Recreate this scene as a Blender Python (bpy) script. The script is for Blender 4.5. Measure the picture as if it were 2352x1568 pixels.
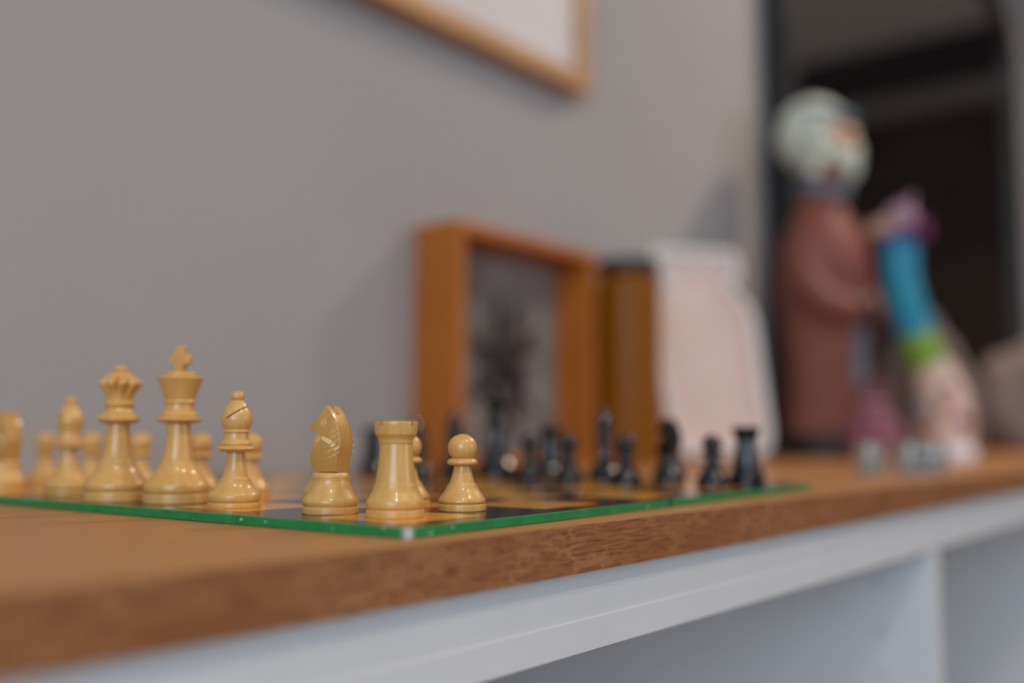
import bpy, bmesh, math, random
from mathutils import Vector, Matrix
random.seed(7)
scene = bpy.context.scene
for o in list(bpy.data.objects): bpy.data.objects.remove(o)
COL = scene.collection

# ------------------------------------------------------------------ camera
# World: X along the worktop front edge, Y towards the wall, Z up, z = 0 on the worktop.
F_PX, PITCH, ROLL, CAM_H, YAW = 2353.7, 0.08834, 0.00361, 0.0377, 0.66706
CAM = Vector((-0.26418, -0.24008, CAM_H))
fwd_h = Vector((math.cos(YAW), math.sin(YAW), 0)); right0 = Vector((math.sin(YAW), -math.cos(YAW), 0))
fwd = fwd_h * math.cos(PITCH) + Vector((0, 0, 1)) * math.sin(PITCH)
up0 = Vector((0, 0, 1)) * math.cos(PITCH) - fwd_h * math.sin(PITCH)
rgt = right0 * math.cos(ROLL) + up0 * math.sin(ROLL)
up = up0 * math.cos(ROLL) - right0 * math.sin(ROLL)
cd = bpy.data.cameras.new('camera'); cam = bpy.data.objects.new('camera', cd); COL.objects.link(cam)
m = Matrix((rgt, up, -fwd)).transposed().to_4x4(); m.translation = CAM; cam.matrix_world = m
cd.sensor_width = 36; cd.sensor_fit = 'HORIZONTAL'; cd.lens = F_PX / 2352 * 36; cd.clip_start = 0.01
cd.dof.use_dof = True; cd.dof.focus_distance = 0.432; cd.dof.aperture_fstop = 2.2; cd.dof.aperture_blades = 0
scene.camera = cam

# ------------------------------------------------------------------ light
FLOOR_Z, CEIL_Z = -0.78, 1.78
XL, XR, YF, YB = -2.6, 5.4, -3.4, 0.5
w = bpy.data.worlds.new('world'); scene.world = w; w.use_nodes = True
w.node_tree.nodes['Background'].inputs[0].default_value = (0.55, 0.72, 1.0, 1)
w.node_tree.nodes['Background'].inputs[1].default_value = 0.6
def area(name, loc, target, sx, sy, power, color):
    l = bpy.data.lights.new(name, 'AREA'); l.shape = 'RECTANGLE'; l.size = sx; l.size_y = sy; l.energy = power; l.color = color
    o = bpy.data.objects.new(name, l); COL.objects.link(o); o.location = loc
    o.rotation_euler = (Vector(target) - Vector(loc)).to_track_quat('-Z', 'Y').to_euler(); return o
WIN_L = (-2.6, -0.55, 0.05, 1.45)      # window in the end wall behind the camera: y0, y1, z0, z1
WIN_F = (1.5, 3.3, 0.05, 1.45)         # window in the wall across the room: x0, x1, z0, z1
area('daylight_end_window', (XL + 0.03, (WIN_L[0] + WIN_L[1]) / 2, (WIN_L[2] + WIN_L[3]) / 2), (0, (WIN_L[0] + WIN_L[1]) / 2, (WIN_L[2] + WIN_L[3]) / 2), WIN_L[1] - WIN_L[0], WIN_L[3] - WIN_L[2], 69, (0.66, 0.83, 1.0))
area('daylight_far_window', ((WIN_F[0] + WIN_F[1]) / 2, YF + 0.03, (WIN_F[2] + WIN_F[3]) / 2), ((WIN_F[0] + WIN_F[1]) / 2, 0, (WIN_F[2] + WIN_F[3]) / 2), WIN_F[1] - WIN_F[0], WIN_F[3] - WIN_F[2], 26, (0.9, 0.94, 1.0))
vs = scene.view_settings; vs.view_transform = 'Standard'; vs.look = 'None'; vs.gamma = 1; vs.use_curve_mapping = False
vs.exposure = -0.2

# ------------------------------------------------------------------ helpers
def lin(r, g, b):
    f = lambda c: (c / 255 / 12.92) if c / 255 <= 0.04045 else ((c / 255 + 0.055) / 1.055) ** 2.4
    return (f(r), f(g), f(b), 1)
class NT:
    def __init__(s, name):
        s.m = bpy.data.materials.new(name); s.m.use_nodes = True; s.t = s.m.node_tree; s.b = s.t.nodes['Principled BSDF']
    def n(s, typ, **kw):
        nd = s.t.nodes.new(typ)
        for k, v in kw.items(): setattr(nd, k, v)
        return nd
    def l(s, a, b): s.t.links.new(a, b)
    def math(s, op, a, b=None):
        nd = s.n('ShaderNodeMath', operation=op)
        for i, v in enumerate((a, b)):
            if v is None: continue
            if hasattr(v, 'links'): s.l(v, nd.inputs[i])
            else: nd.inputs[i].default_value = v
        return nd.outputs[0]
    def mix(s, fac, a, b):
        nd = s.n('ShaderNodeMix', data_type='RGBA')
        for sock, v in ((nd.inputs[0], fac), (nd.inputs[6], a), (nd.inputs[7], b)):
            if hasattr(v, 'links'): s.l(v, sock)
            else: sock.default_value = v
        return nd.outputs[2]
    def obj(s, scale=(1, 1, 1), rot=(0, 0, 0)):
        tc = s.n('ShaderNodeTexCoord'); mp = s.n('ShaderNodeMapping'); mp.inputs['Scale'].default_value = scale; mp.inputs['Rotation'].default_value = rot
        s.l(tc.outputs['Object'], mp.inputs[0]); return mp.outputs[0]
    def noise(s, vec, scale, detail=3, dist=0.0):
        nd = s.n('ShaderNodeTexNoise'); nd.inputs['Scale'].default_value = scale; nd.inputs['Detail'].default_value = detail; nd.inputs['Distortion'].default_value = dist
        s.l(vec, nd.inputs['Vector']); return nd.outputs[0]
    def ramp(s, fac, *stops):
        nd = s.n('ShaderNodeValToRGB'); e = nd.color_ramp.elements
        e[0].position, e[0].color = stops[0]; e[1].position, e[1].color = stops[-1]
        for p, c in stops[1:-1]:
            k = e.new(p); k.color = c
        s.l(fac, nd.inputs[0]); return nd.outputs[0]
    def set(s, **kw):
        for k, v in kw.items():
            i = s.b.inputs[k.replace('_', ' ')]
            if hasattr(v, 'links'): s.l(v, i)
            else: i.default_value = v
        return s
    def bump(s, h, strength=0.2, dist=0.001):
        nd = s.n('ShaderNodeBump'); nd.inputs['Strength'].default_value = strength; nd.inputs['Distance'].default_value = dist
        s.l(h, nd.inputs['Height']); s.l(nd.outputs[0], s.b.inputs['Normal'])
def plain(name, c1, c2=None, scale=8, rough=0.6, stretch=(1, 1, 1), **kw):
    k = NT(name); c2 = c2 or tuple(x * 0.88 for x in c1[:3]) + (1,)
    nz = k.noise(k.obj(stretch), scale)
    k.set(Base_Color=k.ramp(nz, (0.3, c1), (0.7, c2)), Roughness=rough, **kw); return k.m
def glow(name, color, strength):
    k = NT(name); k.set(Base_Color=(0.8, 0.8, 0.8, 1), Emission_Color=color, Emission_Strength=strength); return k.m

def mesh_obj(name, bm, mat, parent=None, smooth=None):
    me = bpy.data.meshes.new(name); bmesh.ops.recalc_face_normals(bm, faces=bm.faces); bm.to_mesh(me); bm.free()
    if smooth is not None:
        me.shade_smooth(); me.set_sharp_from_angle(angle=math.radians(smooth))
    if mat: me.materials.append(mat)
    o = bpy.data.objects.new(name, me); COL.objects.link(o)
    if parent: o.parent = parent
    return o
def thing(name, label, cat, loc=(0, 0, 0), rz=0, group=None):
    o = bpy.data.objects.new(name, None); COL.objects.link(o); o.empty_display_size = 0.02
    o.location = loc; o.rotation_euler = (0, 0, rz); o['label'] = label; o['category'] = cat
    if group: o['group'] = group
    return o
def tag(o, label, cat, group=None):
    o['label'] = label; o['category'] = cat
    if group: o['group'] = group
    return o
def struct(o): o['kind'] = 'structure'; return o
def copy_tree(o, parent=None):
    c = o.copy(); COL.objects.link(c); c.parent = parent
    for ch in list(o.children): copy_tree(ch, c)
    return c
def box(bm, x0, x1, y0, y1, z0, z1, bev=0.0):
    r = bmesh.ops.create_cube(bm, size=1)
    for v in r['verts']: v.co = Vector(((x0 + x1) / 2 + v.co.x * (x1 - x0), (y0 + y1) / 2 + v.co.y * (y1 - y0), (z0 + z1) / 2 + v.co.z * (z1 - z0)))
    if bev:
        es = list({e for v in r['verts'] for e in v.link_edges})
        bmesh.ops.bevel(bm, geom=es, offset=bev, segments=2, profile=0.5, affect='EDGES')
    return bm
def boxo(name, dims, mat, parent=None, bev=0.0, smooth=None):
    return mesh_obj(name, box(bmesh.new(), *dims, bev=bev), mat, parent, smooth)
def cr(run, k=4):
    """Catmull-Rom through the points of one run of a profile"""
    if len(run) < 3: return list(run)
    out = []
    for i in range(len(run) - 1):
        p0, p1, p2, p3 = run[max(i - 1, 0)], run[i], run[i + 1], run[min(i + 2, len(run) - 1)]
        for j in range(k):
            t = j / k
            out.append(tuple(0.5 * (2 * p1[a] + (p2[a] - p0[a]) * t + (2 * p0[a] - 5 * p1[a] + 4 * p2[a] - p3[a]) * t * t + (3 * p1[a] - p0[a] - 3 * p2[a] + p3[a]) * t ** 3) for a in range(len(p1))))
    out.append(tuple(run[-1])); return out
def lathe(runs, seg=48, scale=1.0, fn=None, k=4, bm=None, center=(0, 0)):
    """turned body; runs = lists of (radius, z); smooth inside a run, an edge between runs; closed at both ends"""
    bm = bm or bmesh.new(); prof = []
    for r in runs: prof += cr(r, k)
    pts = [prof[0]]
    for p in prof[1:]:
        if abs(p[0] - pts[-1][0]) + abs(p[1] - pts[-1][1]) > 1e-6: pts.append(p)
    rings = []
    for r, z in pts:
        ring = []
        for i in range(seg):
            a = 2 * math.pi * i / seg; rr = max(r, 1e-4)
            if fn: rr = fn(rr, z, a)
            ring.append(bm.verts.new((center[0] + rr * scale * math.cos(a), center[1] + rr * scale * math.sin(a), z * scale)))
        rings.append(ring)
    for a, b in zip(rings, rings[1:]):
        for i in range(seg): bm.faces.new((a[i], a[(i + 1) % seg], b[(i + 1) % seg], b[i]))
    bm.faces.new(rings[0][::-1]); bm.faces.new(rings[-1]); return bm
def tube(path, radii, seg=20, bm=None, flat=1.0):
    bm = bm or bmesh.new(); P = [Vector(p) for p in path]; rings = []; side = None
    for i, p in enumerate(P):
        d = (P[min(i + 1, len(P) - 1)] - P[max(i - 1, 0)]).normalized()
        ref = side if side is not None else (Vector((0, 0, 1)) if abs(d.z) < 0.9 else Vector((1, 0, 0)))
        side = (ref - d * ref.dot(d)).normalized(); oth = d.cross(side)
        rings.append([bm.verts.new(p + (side * math.cos(2 * math.pi * k / seg) + oth * math.sin(2 * math.pi * k / seg) * flat) * radii[i]) for k in range(seg)])
    for a, b in zip(rings, rings[1:]):
        for k in range(seg): bm.faces.new((a[k], a[(k + 1) % seg], b[(k + 1) % seg], b[k]))
    bm.faces.new(rings[0][::-1]); bm.faces.new(rings[-1]); return bm
def ball(bm, c, r, sx=1, sy=1, sz=1, sub=3, rot=None):
    g = bmesh.ops.create_icosphere(bm, subdivisions=sub, radius=r)
    for v in g['verts']:
        q = Vector((v.co.x * sx, v.co.y * sy, v.co.z * sz))
        if rot: q = rot @ q
        v.co = q + Vector(c)
    return bm
def extrude_poly(pts, y0, y1, bev=0.0):
    """outline in x,z pulled along y"""
    bm = bmesh.new(); a = [bm.verts.new((x, y0, z)) for x, z in pts]; b = [bm.verts.new((x, y1, z)) for x, z in pts]
    n = len(pts); f0 = bm.faces.new(a); f1 = bm.faces.new(b[::-1])
    for i in range(n): bm.faces.new((a[i], b[i], b[(i + 1) % n], a[(i + 1) % n]))
    if bev: bmesh.ops.bevel(bm, geom=list(f0.edges) + list(f1.edges), offset=bev, segments=2, profile=0.5, affect='EDGES')
    return bm

# ------------------------------------------------------------------ materials
def mat_wall():
    k = NT('painted_wall'); nz = k.noise(k.obj(), 3.0, 4); fine = k.noise(k.obj(), 260, 2)
    k.set(Base_Color=k.ramp(nz, (0.35, (0.356, 0.338, 0.338, 1)), (0.65, (0.376, 0.357, 0.356, 1))), Roughness=0.85); k.bump(fine, 0.15, 0.0006); return k.m
M_WALL = mat_wall()
M_CEIL = plain('ceiling_paint', (0.68, 0.67, 0.65, 1), rough=0.9)
M_FLOOR = plain('floor_boards', lin(152, 148, 148), lin(140, 136, 136), 6, 0.5, (1, 12, 1))
M_BROWN = plain('brown_wall', lin(74, 56, 48), lin(62, 46, 40), 2.5, 0.8)
M_BEAM = plain('dark_stained_wood', lin(38, 30, 26), lin(28, 22, 19), 4, 0.7)
M_WHITE = plain('white_laminate', (0.70, 0.685, 0.685, 1), (0.67, 0.655, 0.655, 1), 20, 0.45)
def mat_top():
    k = NT('oiled_beech_top'); v = k.obj((2.2, 40, 40)); n1 = k.noise(v, 3.0, 5, 0.6); n2 = k.noise(k.obj((14, 420, 200)), 2.0, 3)
    f = k.math('ADD', k.math('MULTIPLY', n1, 0.7), k.math('MULTIPLY', n2, 0.3))
    k.set(Base_Color=k.ramp(f, (0.3, lin(170, 114, 62)), (0.52, lin(182, 126, 72)), (0.75, lin(156, 102, 54))), Roughness=0.42, Specular_IOR_Level=0.45); k.bump(n2, 0.1, 0.0004); return k.m
def mat_edge():
    # end-grain strip: short dark pores lying along the edge, crossed by pale wavy ray flecks
    k = NT('beech_edge_with_flecks'); warp = k.noise(k.obj((30, 30, 55)), 1.6, 3)
    tc = k.n('ShaderNodeTexCoord'); mp = k.n('ShaderNodeMapping'); mp.inputs['Scale'].default_value = (80, 80, 200); k.l(tc.outputs['Object'], mp.inputs[0])
    add = k.n('ShaderNodeVectorMath', operation='ADD'); k.l(mp.outputs[0], add.inputs[0])
    nz = k.n('ShaderNodeTexNoise'); nz.inputs['Scale'].default_value = 1.0; nz.inputs['Detail'].default_value = 3; k.l(mp.outputs[0], nz.inputs['Vector'])
    sc = k.n('ShaderNodeVectorMath', operation='SCALE'); sc.inputs['Scale'].default_value = 2.0; k.l(nz.outputs['Color'], sc.inputs[0]); k.l(sc.outputs[0], add.inputs[1])
    vor = k.n('ShaderNodeTexVoronoi', feature='DISTANCE_TO_EDGE'); vor.inputs['Scale'].default_value = 0.8; k.l(add.outputs[0], vor.inputs['Vector'])
    fleck = k.ramp(vor.outputs['Distance'], (0.03, (1, 1, 1, 1)), (0.15, (0, 0, 0, 1)))
    pores = k.noise(k.obj((70, 60, 900)), 1.0, 4, 0.4); big = k.noise(k.obj((16, 16, 60)), 1.4, 2)
    base = k.ramp(pores, (0.34, lin(116, 62, 20)), (0.5, lin(146, 88, 40)), (0.66, lin(160, 104, 56)))
    base = k.mix(k.math('MULTIPLY', big, 0.35), base, lin(120, 66, 32))
    patch = k.ramp(k.noise(k.obj((20, 20, 45)), 1.0, 2), (0.42, (0, 0, 0, 1)), (0.6, (1, 1, 1, 1)))
    col = k.mix(k.math('MULTIPLY', k.math('MULTIPLY', fleck, patch), 0.5), base, lin(176, 124, 80))
    k.set(Base_Color=col, Roughness=0.5); k.bump(pores, 0.2, 0.0004); return k.m
def mat_boxwood(name, c0, c1):
    k = NT(name); g = k.noise(k.obj((500, 500, 60)), 1.0, 4, 0.5); big = k.noise(k.obj((60, 60, 35)), 1.0, 2)
    col = k.mix(big, k.ramp(g, (0.3, c0), (0.7, c1)), c1)
    k.set(Base_Color=col, Roughness=0.38, Coat_Weight=0.32, Coat_Roughness=0.09); k.bump(k.noise(k.obj(), 900, 2), 0.06, 0.0003); return k.m
M_BOX = mat_boxwood('varnished_boxwood', lin(226, 180, 110), lin(208, 154, 82))
M_BOXRAW = mat_boxwood('sawn_boxwood', lin(206, 158, 86), lin(190, 138, 70))
M_NICK = plain('fresh_cut_wood', lin(240, 214, 160), lin(232, 204, 148), 300, 0.6)
M_SLOT = plain('dark_saw_cut', lin(60, 36, 16), None, 200, 0.8)
M_BLACK = plain('black_lacquered_wood', (0.006, 0.006, 0.008, 1), (0.004, 0.004, 0.006, 1), 60, 0.16, Specular_IOR_Level=0.35, Coat_Weight=0.5, Coat_Roughness=0.05)

# ------------------------------------------------------------------ room shell
WT = 0.12
def slab(name, dims, mat): return struct(boxo(name, dims, mat))
slab('wall_back', (XL - WT, XR + WT, YB, YB + WT, FLOOR_Z, CEIL_Z), M_WALL)
slab('floor', (XL - WT, XR + WT, YF - WT, YB + WT, FLOOR_Z - 0.1, FLOOR_Z), M_FLOOR)
slab('ceiling', (XL - WT, XR + WT, YF - WT, YB + WT, CEIL_Z, CEIL_Z + 0.1), M_CEIL)
slab('wall_right', (XR, XR + WT, YF - WT, YB + WT, FLOOR_Z, CEIL_Z), M_BROWN)
def holed_wall(name, axis, pos0, pos1, a0, a1, hole):
    bm = bmesh.new(); h0, h1, z0, z1 = hole
    for (p0, p1, q0, q1) in ((a0, h0, FLOOR_Z, CEIL_Z), (h1, a1, FLOOR_Z, CEIL_Z), (h0, h1, FLOOR_Z, z0), (h0, h1, z1, CEIL_Z)):
        if axis == 'x': box(bm, pos0, pos1, p0, p1, q0, q1)
        else: box(bm, p0, p1, pos0, pos1, q0, q1)
    return struct(mesh_obj(name, bm, M_WALL))
holed_wall('wall_left', 'x', XL - WT, XL, YF - WT, YB + WT, WIN_L)
holed_wall('wall_front', 'y', YF - WT, YF, XL - WT, XR + WT, WIN_F)
M_GLASS = NT('window_glass').set(Base_Color=(0.9, 0.95, 1, 1), Roughness=0.02, Transmission_Weight=1.0, IOR=1.45).m
for i, (ax, hole) in enumerate((('x', WIN_L), ('y', WIN_F))):
    a0, a1, z0, z1 = hole; fr = 0.05
    bm = bmesh.new(); mid = (a0 + a1) / 2
    for (p0, p1, q0, q1) in ((a0, a0 + fr, z0, z1), (a1 - fr, a1, z0, z1), (a0, a1, z0, z0 + fr), (a0, a1, z1 - fr, z1), (mid - fr / 2, mid + fr / 2, z0, z1)):
        if ax == 'x': box(bm, XL - 0.10, XL - 0.05, p0, p1, q0, q1)
        else: box(bm, p0, p1, YF - 0.10, YF - 0.05, q0, q1)
    wn = struct(mesh_obj('window_%d' % (i + 1), bm, M_WHITE))
    for (p0, p1) in ((a0 + fr, mid - fr / 2), (mid + fr / 2, a1 - fr)):
        d = (XL - 0.08, XL - 0.07, p0, p1, z0 + fr, z1 - fr) if ax == 'x' else (p0, p1, YF - 0.08, YF - 0.07, z0 + fr, z1 - fr)
        boxo('pane', d, M_GLASS, wn)
# dark roof beams that the tall mirror picks up
for i, x in enumerate((2.9, 4.3)):
    struct(boxo('trim_%d' % (i + 1), (x, x + 0.16, YF, YB, CEIL_Z - 0.18, CEIL_Z), M_BEAM))

# ------------------------------------------------------------------ worktop and white storage unit
TOP_T = 0.0193; X0, X1 = -1.6, 4.3
wt = thing('worktop', 'long beech worktop with a flecked front edge, carrying the chessboard', 'worktop')
boxo('top', (X0, X1, 0.0012, YB - 0.002, -TOP_T, 0), mat_top(), wt)
boxo('edge_strip', (X0, X1, 0.0, 0.0012, -TOP_T, -0.0002), mat_edge(), wt)['label'] = 'flecked orange-brown edge strip'
unit = thing('storage_unit', 'white open storage unit standing under the beech worktop', 'storage unit', (0, 0, FLOOR_Z))
def up_part(name, d, parent=unit, mat=M_WHITE, bev=0.0):
    return boxo(name, (d[0], d[1], d[2], d[3], d[4] - FLOOR_Z, d[5] - FLOOR_Z), mat, parent, bev)
ZB = -0.0525
up_part('top_panel', (X0 + 0.01, X1 - 0.01, 0.0045, YB - 0.004, -0.0395, -TOP_T))
up_part('front_rail', (X0 + 0.01, X1 - 0.01, 0.0038, 0.022, ZB, -0.0395))
up_part('back_panel', (X0 + 0.01, X1 - 0.01, YB - 0.012, YB - 0.004, FLOOR_Z + 0.06, -0.0395))
up_part('bottom_panel', (X0 + 0.01, X1 - 0.01, 0.006, YB - 0.012, FLOOR_Z + 0.06, FLOOR_Z + 0.08))
up_part('plinth', (X0 + 0.01, X1 - 0.01, 0.05, 0.07, FLOOR_Z, FLOOR_Z + 0.06))
M_HOLE = plain('drilled_hole', (0.5, 0.5, 0.52, 1), None, 40, 0.7)
for x in (-1.59, -1.02, -0.22, 0.580, 1.38, 2.18, 2.98, 3.78, 4.272):
    dv = up_part('divider', (x, x + 0.018, 0.0045, YB - 0.012, FLOOR_Z + 0.08, -0.0395))
    if abs(x - 0.58) < 1e-3:
        for z in (-0.083, -0.121, -0.154, -0.19, -0.225):
            for y in (0.047,):
                bm = bmesh.new(); bmesh.ops.create_cone(bm, segments=16, radius1=0.0032, radius2=0.0032, depth=0.0008, cap_ends=True)
                for v in bm.verts: v.co = Vector((x - 0.0002 + v.co.z, y + v.co.x, z - FLOOR_Z + v.co.y))
                mesh_obj('pin_hole', bm, M_HOLE, dv)

# ------------------------------------------------------------------ chessboard
A = 0.03657; SQ = 0.046158; BB = 0.015366; BT = 0.0039; BL = 0.40; OFF = 0.014216
ca, sa = math.cos(A), math.sin(A)
def board_xy(u, v):
    """u squares away from the front edge, v squares along it"""
    px, py = BB + SQ * v, BB + SQ * u
    return (ca * px - sa * py, OFF + sa * px + ca * py)
def mat_board():
    k = NT('printed_chessboard'); tc = k.n('ShaderNodeTexCoord'); sp = k.n('ShaderNodeSeparateXYZ'); k.l(tc.outputs['Object'], sp.inputs[0])
    def cell(s): return k.math('DIVIDE', k.math('SUBTRACT', s, BB), SQ)
    u, v = cell(sp.outputs[0]), cell(sp.outputs[1])
    def inside(t): return k.math('MULTIPLY', k.math('GREATER_THAN', t, 0.0), k.math('LESS_THAN', t, 8.0))
    par = k.math('MODULO', k.math('ADD', k.math('ADD', k.math('FLOOR', u), k.math('FLOOR', v)), 20.0), 2.0)
    light = k.math('MULTIPLY', k.math('MULTIPLY', inside(u), inside(v)), k.math('SUBTRACT', 1.0, par))
    nz = k.noise(k.obj(), 90, 3); scr = k.noise(k.obj((40, 300, 1)), 8, 3)
    dark = k.ramp(nz, (0.3, lin(44, 34, 34)), (0.7, lin(54, 42, 40))); lt = k.ramp(nz, (0.3, lin(226, 164, 66)), (0.7, lin(214, 152, 58)))
    k.set(Base_Color=k.mix(light, dark, lt), Roughness=k.math('ADD', k.math('MULTIPLY', scr, 0.12), 0.10), Specular_IOR_Level=0.5); return k.m
def mat_green():
    k = NT('green_cloth_tape'); tc = k.n('ShaderNodeTexCoord'); sp = k.n('ShaderNodeSeparateXYZ'); k.l(tc.outputs['Object'], sp.inputs[0])
    nz = k.noise(k.obj(), 160, 4); sp2 = k.noise(k.obj((1, 1, 1.6)), 130, 2)
    g = k.ramp(nz, (0.3, lin(16, 118, 62)), (0.7, lin(22, 136, 74)))
    worn = k.ramp(sp2, (0.70, (0, 0, 0, 1)), (0.76, (1, 1, 1, 1)))
    # the tape is rubbed through to white board at the corner
    d = k.math('SQRT', k.math('ADD', k.math('POWER', sp.outputs[0], 2.0), k.math('POWER', k.math('MULTIPLY', sp.outputs[1], 1.0), 2.0)))
    corner = k.ramp(k.math('ADD', d, k.math('MULTIPLY', k.math('SUBTRACT', nz, 0.5), 0.004)), (0.0022, (1, 1, 1, 1)), (0.0034, (0, 0, 0, 1)))
    fac = k.math('MAXIMUM', k.math('MULTIPLY', worn, 0.55), corner)
    k.set(Base_Color=k.mix(fac, g, lin(222, 222, 214)), Roughness=0.38); k.bump(k.noise(k.obj(), 700, 2), 0.1, 0.0003); return k.m
M_BOARD, M_GREEN = mat_board(), mat_green()
M_HINGE = plain('black_hinge_cloth', (0.012, 0.012, 0.012, 1), None, 200, 0.8)
board = thing('chessboard', 'folding chessboard with yellow and dark squares and a worn green edge', 'chessboard', (0, OFF, 0), A)
EW = 0.0016; G = 0.0021; H2 = BL / 2
for i in (0, 1):
    x0, x1 = (EW, H2 - G) if i == 0 else (H2 + G, BL - EW)
    hb = boxo('board_half', (x0, x1, EW, BL - EW, 0.0002, BT - 0.0002), M_BOARD, board)
    ex0, ex1 = (0, H2 - G) if i == 0 else (H2 + G, BL)
    bm = bmesh.new()
    box(bm, ex0, ex1, 0, EW, 0, BT, 0.0005); box(bm, ex0, ex1, BL - EW, BL, 0, BT, 0.0005)
    if i == 0: box(bm, 0, EW, 0.0002, BL - 0.0002, 0, BT, 0.0005)
    else: box(bm, BL - EW, BL, 0.0002, BL - 0.0002, 0, BT, 0.0005)
    mesh_obj('edge_tape', bm, M_GREEN, hb)['label'] = 'green cloth edge tape, rubbed white in places'
boxo('hinge', (H2 - G, H2 + G, 0.0012, BL - 0.0012, 0.0004, BT - 0.0012), M_HINGE, board)

# ------------------------------------------------------------------ chess pieces (profiles in millimetres)
MM = 0.001
def turned(name, runs, mat, parent, seg=56, fn=None): return mesh_obj(name, lathe(runs, seg, MM, fn), mat, parent, 38)
def base_runs(R, h, g=0.9):
    """bottom disc with a turned groove above it"""
    return [[(0, 0), (R - 0.25, 0)], [(R - 0.25, 0), (R, 0.4), (R + 0.05, h * 0.6), (R, h - 0.25), (R - 0.35, h)], [(R - 0.35, h), (R - g, h + 0.25), (R - g, h + 0.5)], [(R - g, h + 0.5), (0, h + 0.5)]]
def pawn(mat):
    t = thing('chess_pawn', '', 'chess piece')
    turned('base', base_runs(10.5, 3.0, 1.0), mat, t)
    turned('body', [[(0, 3.4), (9.5, 3.4)], [(9.5, 3.4), (10.15, 3.9), (10.2, 4.6), (9.9, 5.5), (8.7, 7.4), (7.2, 9.6), (6.2, 11.8)], [(6.2, 11.8), (5.7, 12.0), (5.0, 14.0), (4.3, 16.6), (3.8, 18.8), (3.55, 20.4)], [(3.55, 20.4), (0, 20.4)]], mat, t)
    turned('collar', [[(0, 20.2), (5.4, 20.2)], [(5.4, 20.2), (6.5, 20.9), (6.75, 21.6), (6.3, 22.6), (5.2, 23.3), (4.4, 23.5)], [(4.4, 23.5), (0, 23.5)]], mat, t)
    turned('head', [[(0, 23.3), (4.2, 23.3)], [(4.2, 23.3), (5.4, 24.6), (6.2, 26.5), (6.38, 28.4), (6.0, 30.4), (4.9, 32.2), (3.0, 33.6), (1.2, 34.2), (0, 34.35)]], mat, t)
    return t
def rook(mat):
    t = thing('chess_rook', '', 'chess piece')
    turned('base', base_runs(11.7, 3.3, 0.8), mat, t)
    turned('body', [[(0, 3.7), (11.1, 3.7)], [(11.1, 3.7), (11.55, 4.3), (11.65, 5.4), (11.5, 6.7), (10.5, 8.6), (9.4, 10.6), (8.8, 12.4), (8.55, 13.6)], [(8.55, 13.6), (8.2, 13.9), (7.7, 17.0), (7.1, 21.5), (6.7, 26.0), (6.5, 30.5)], [(6.5, 30.5), (0, 30.5)]], mat, t)
    bm = lathe([[(0, 30.3), (6.5, 30.3)], [(6.5, 30.3), (6.8, 30.6), (6.9, 31.4), (7.1, 32.4), (7.7, 33.6)], [(7.7, 33.6), (8.25, 34.1), (8.5, 35.6), (8.75, 38.0), (8.75, 39.2), (8.6, 39.6)], [(8.6, 39.6), (6.6, 39.6)], [(6.6, 39.6), (6.4, 37.8)], [(6.4, 37.8), (0, 37.8)]], 64, MM)
    o = mesh_obj('turret', bm, mat, t, 38)
    cutters = bmesh.new()
    for kk in range(2):
        g = bmesh.ops.create_cube(cutters, size=1)
        ang = math.radians(90 * kk)
        for v in g['verts']:
            x, y, z = v.co.x * 0.024, v.co.y * 0.0020, v.co.z * 0.0038
            v.co = Vector((x * math.cos(ang) - y * math.sin(ang), x * math.sin(ang) + y * math.cos(ang), 0.0397 + z))
    carve(o, cutters, M_BOXRAW if mat is M_BOX else mat); return t
def carve(o, cut_bm, inner):
    """cut shapes away and keep the result as plain mesh"""
    me = bpy.data.meshes.new('cut'); me.materials.append(inner); bmesh.ops.recalc_face_normals(cut_bm, faces=cut_bm.faces); cut_bm.to_mesh(me); cut_bm.free()
    c = bpy.data.objects.new('cut', me); COL.objects.link(c)
    md = o.modifiers.new('cut', 'BOOLEAN'); md.operation = 'DIFFERENCE'; md.object = c; md.solver = 'EXACT'; md.material_mode = 'TRANSFER'
    bpy.context.view_layer.update(); dg = bpy.context.evaluated_depsgraph_get()
    new = bpy.data.meshes.new_from_object(o.evaluated_get(dg)); o.modifiers.clear(); o.data = new
    new.shade_smooth(); new.set_sharp_from_angle(angle=math.radians(38))
    bpy.data.objects.remove(c); bpy.data.meshes.remove(me)
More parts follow.
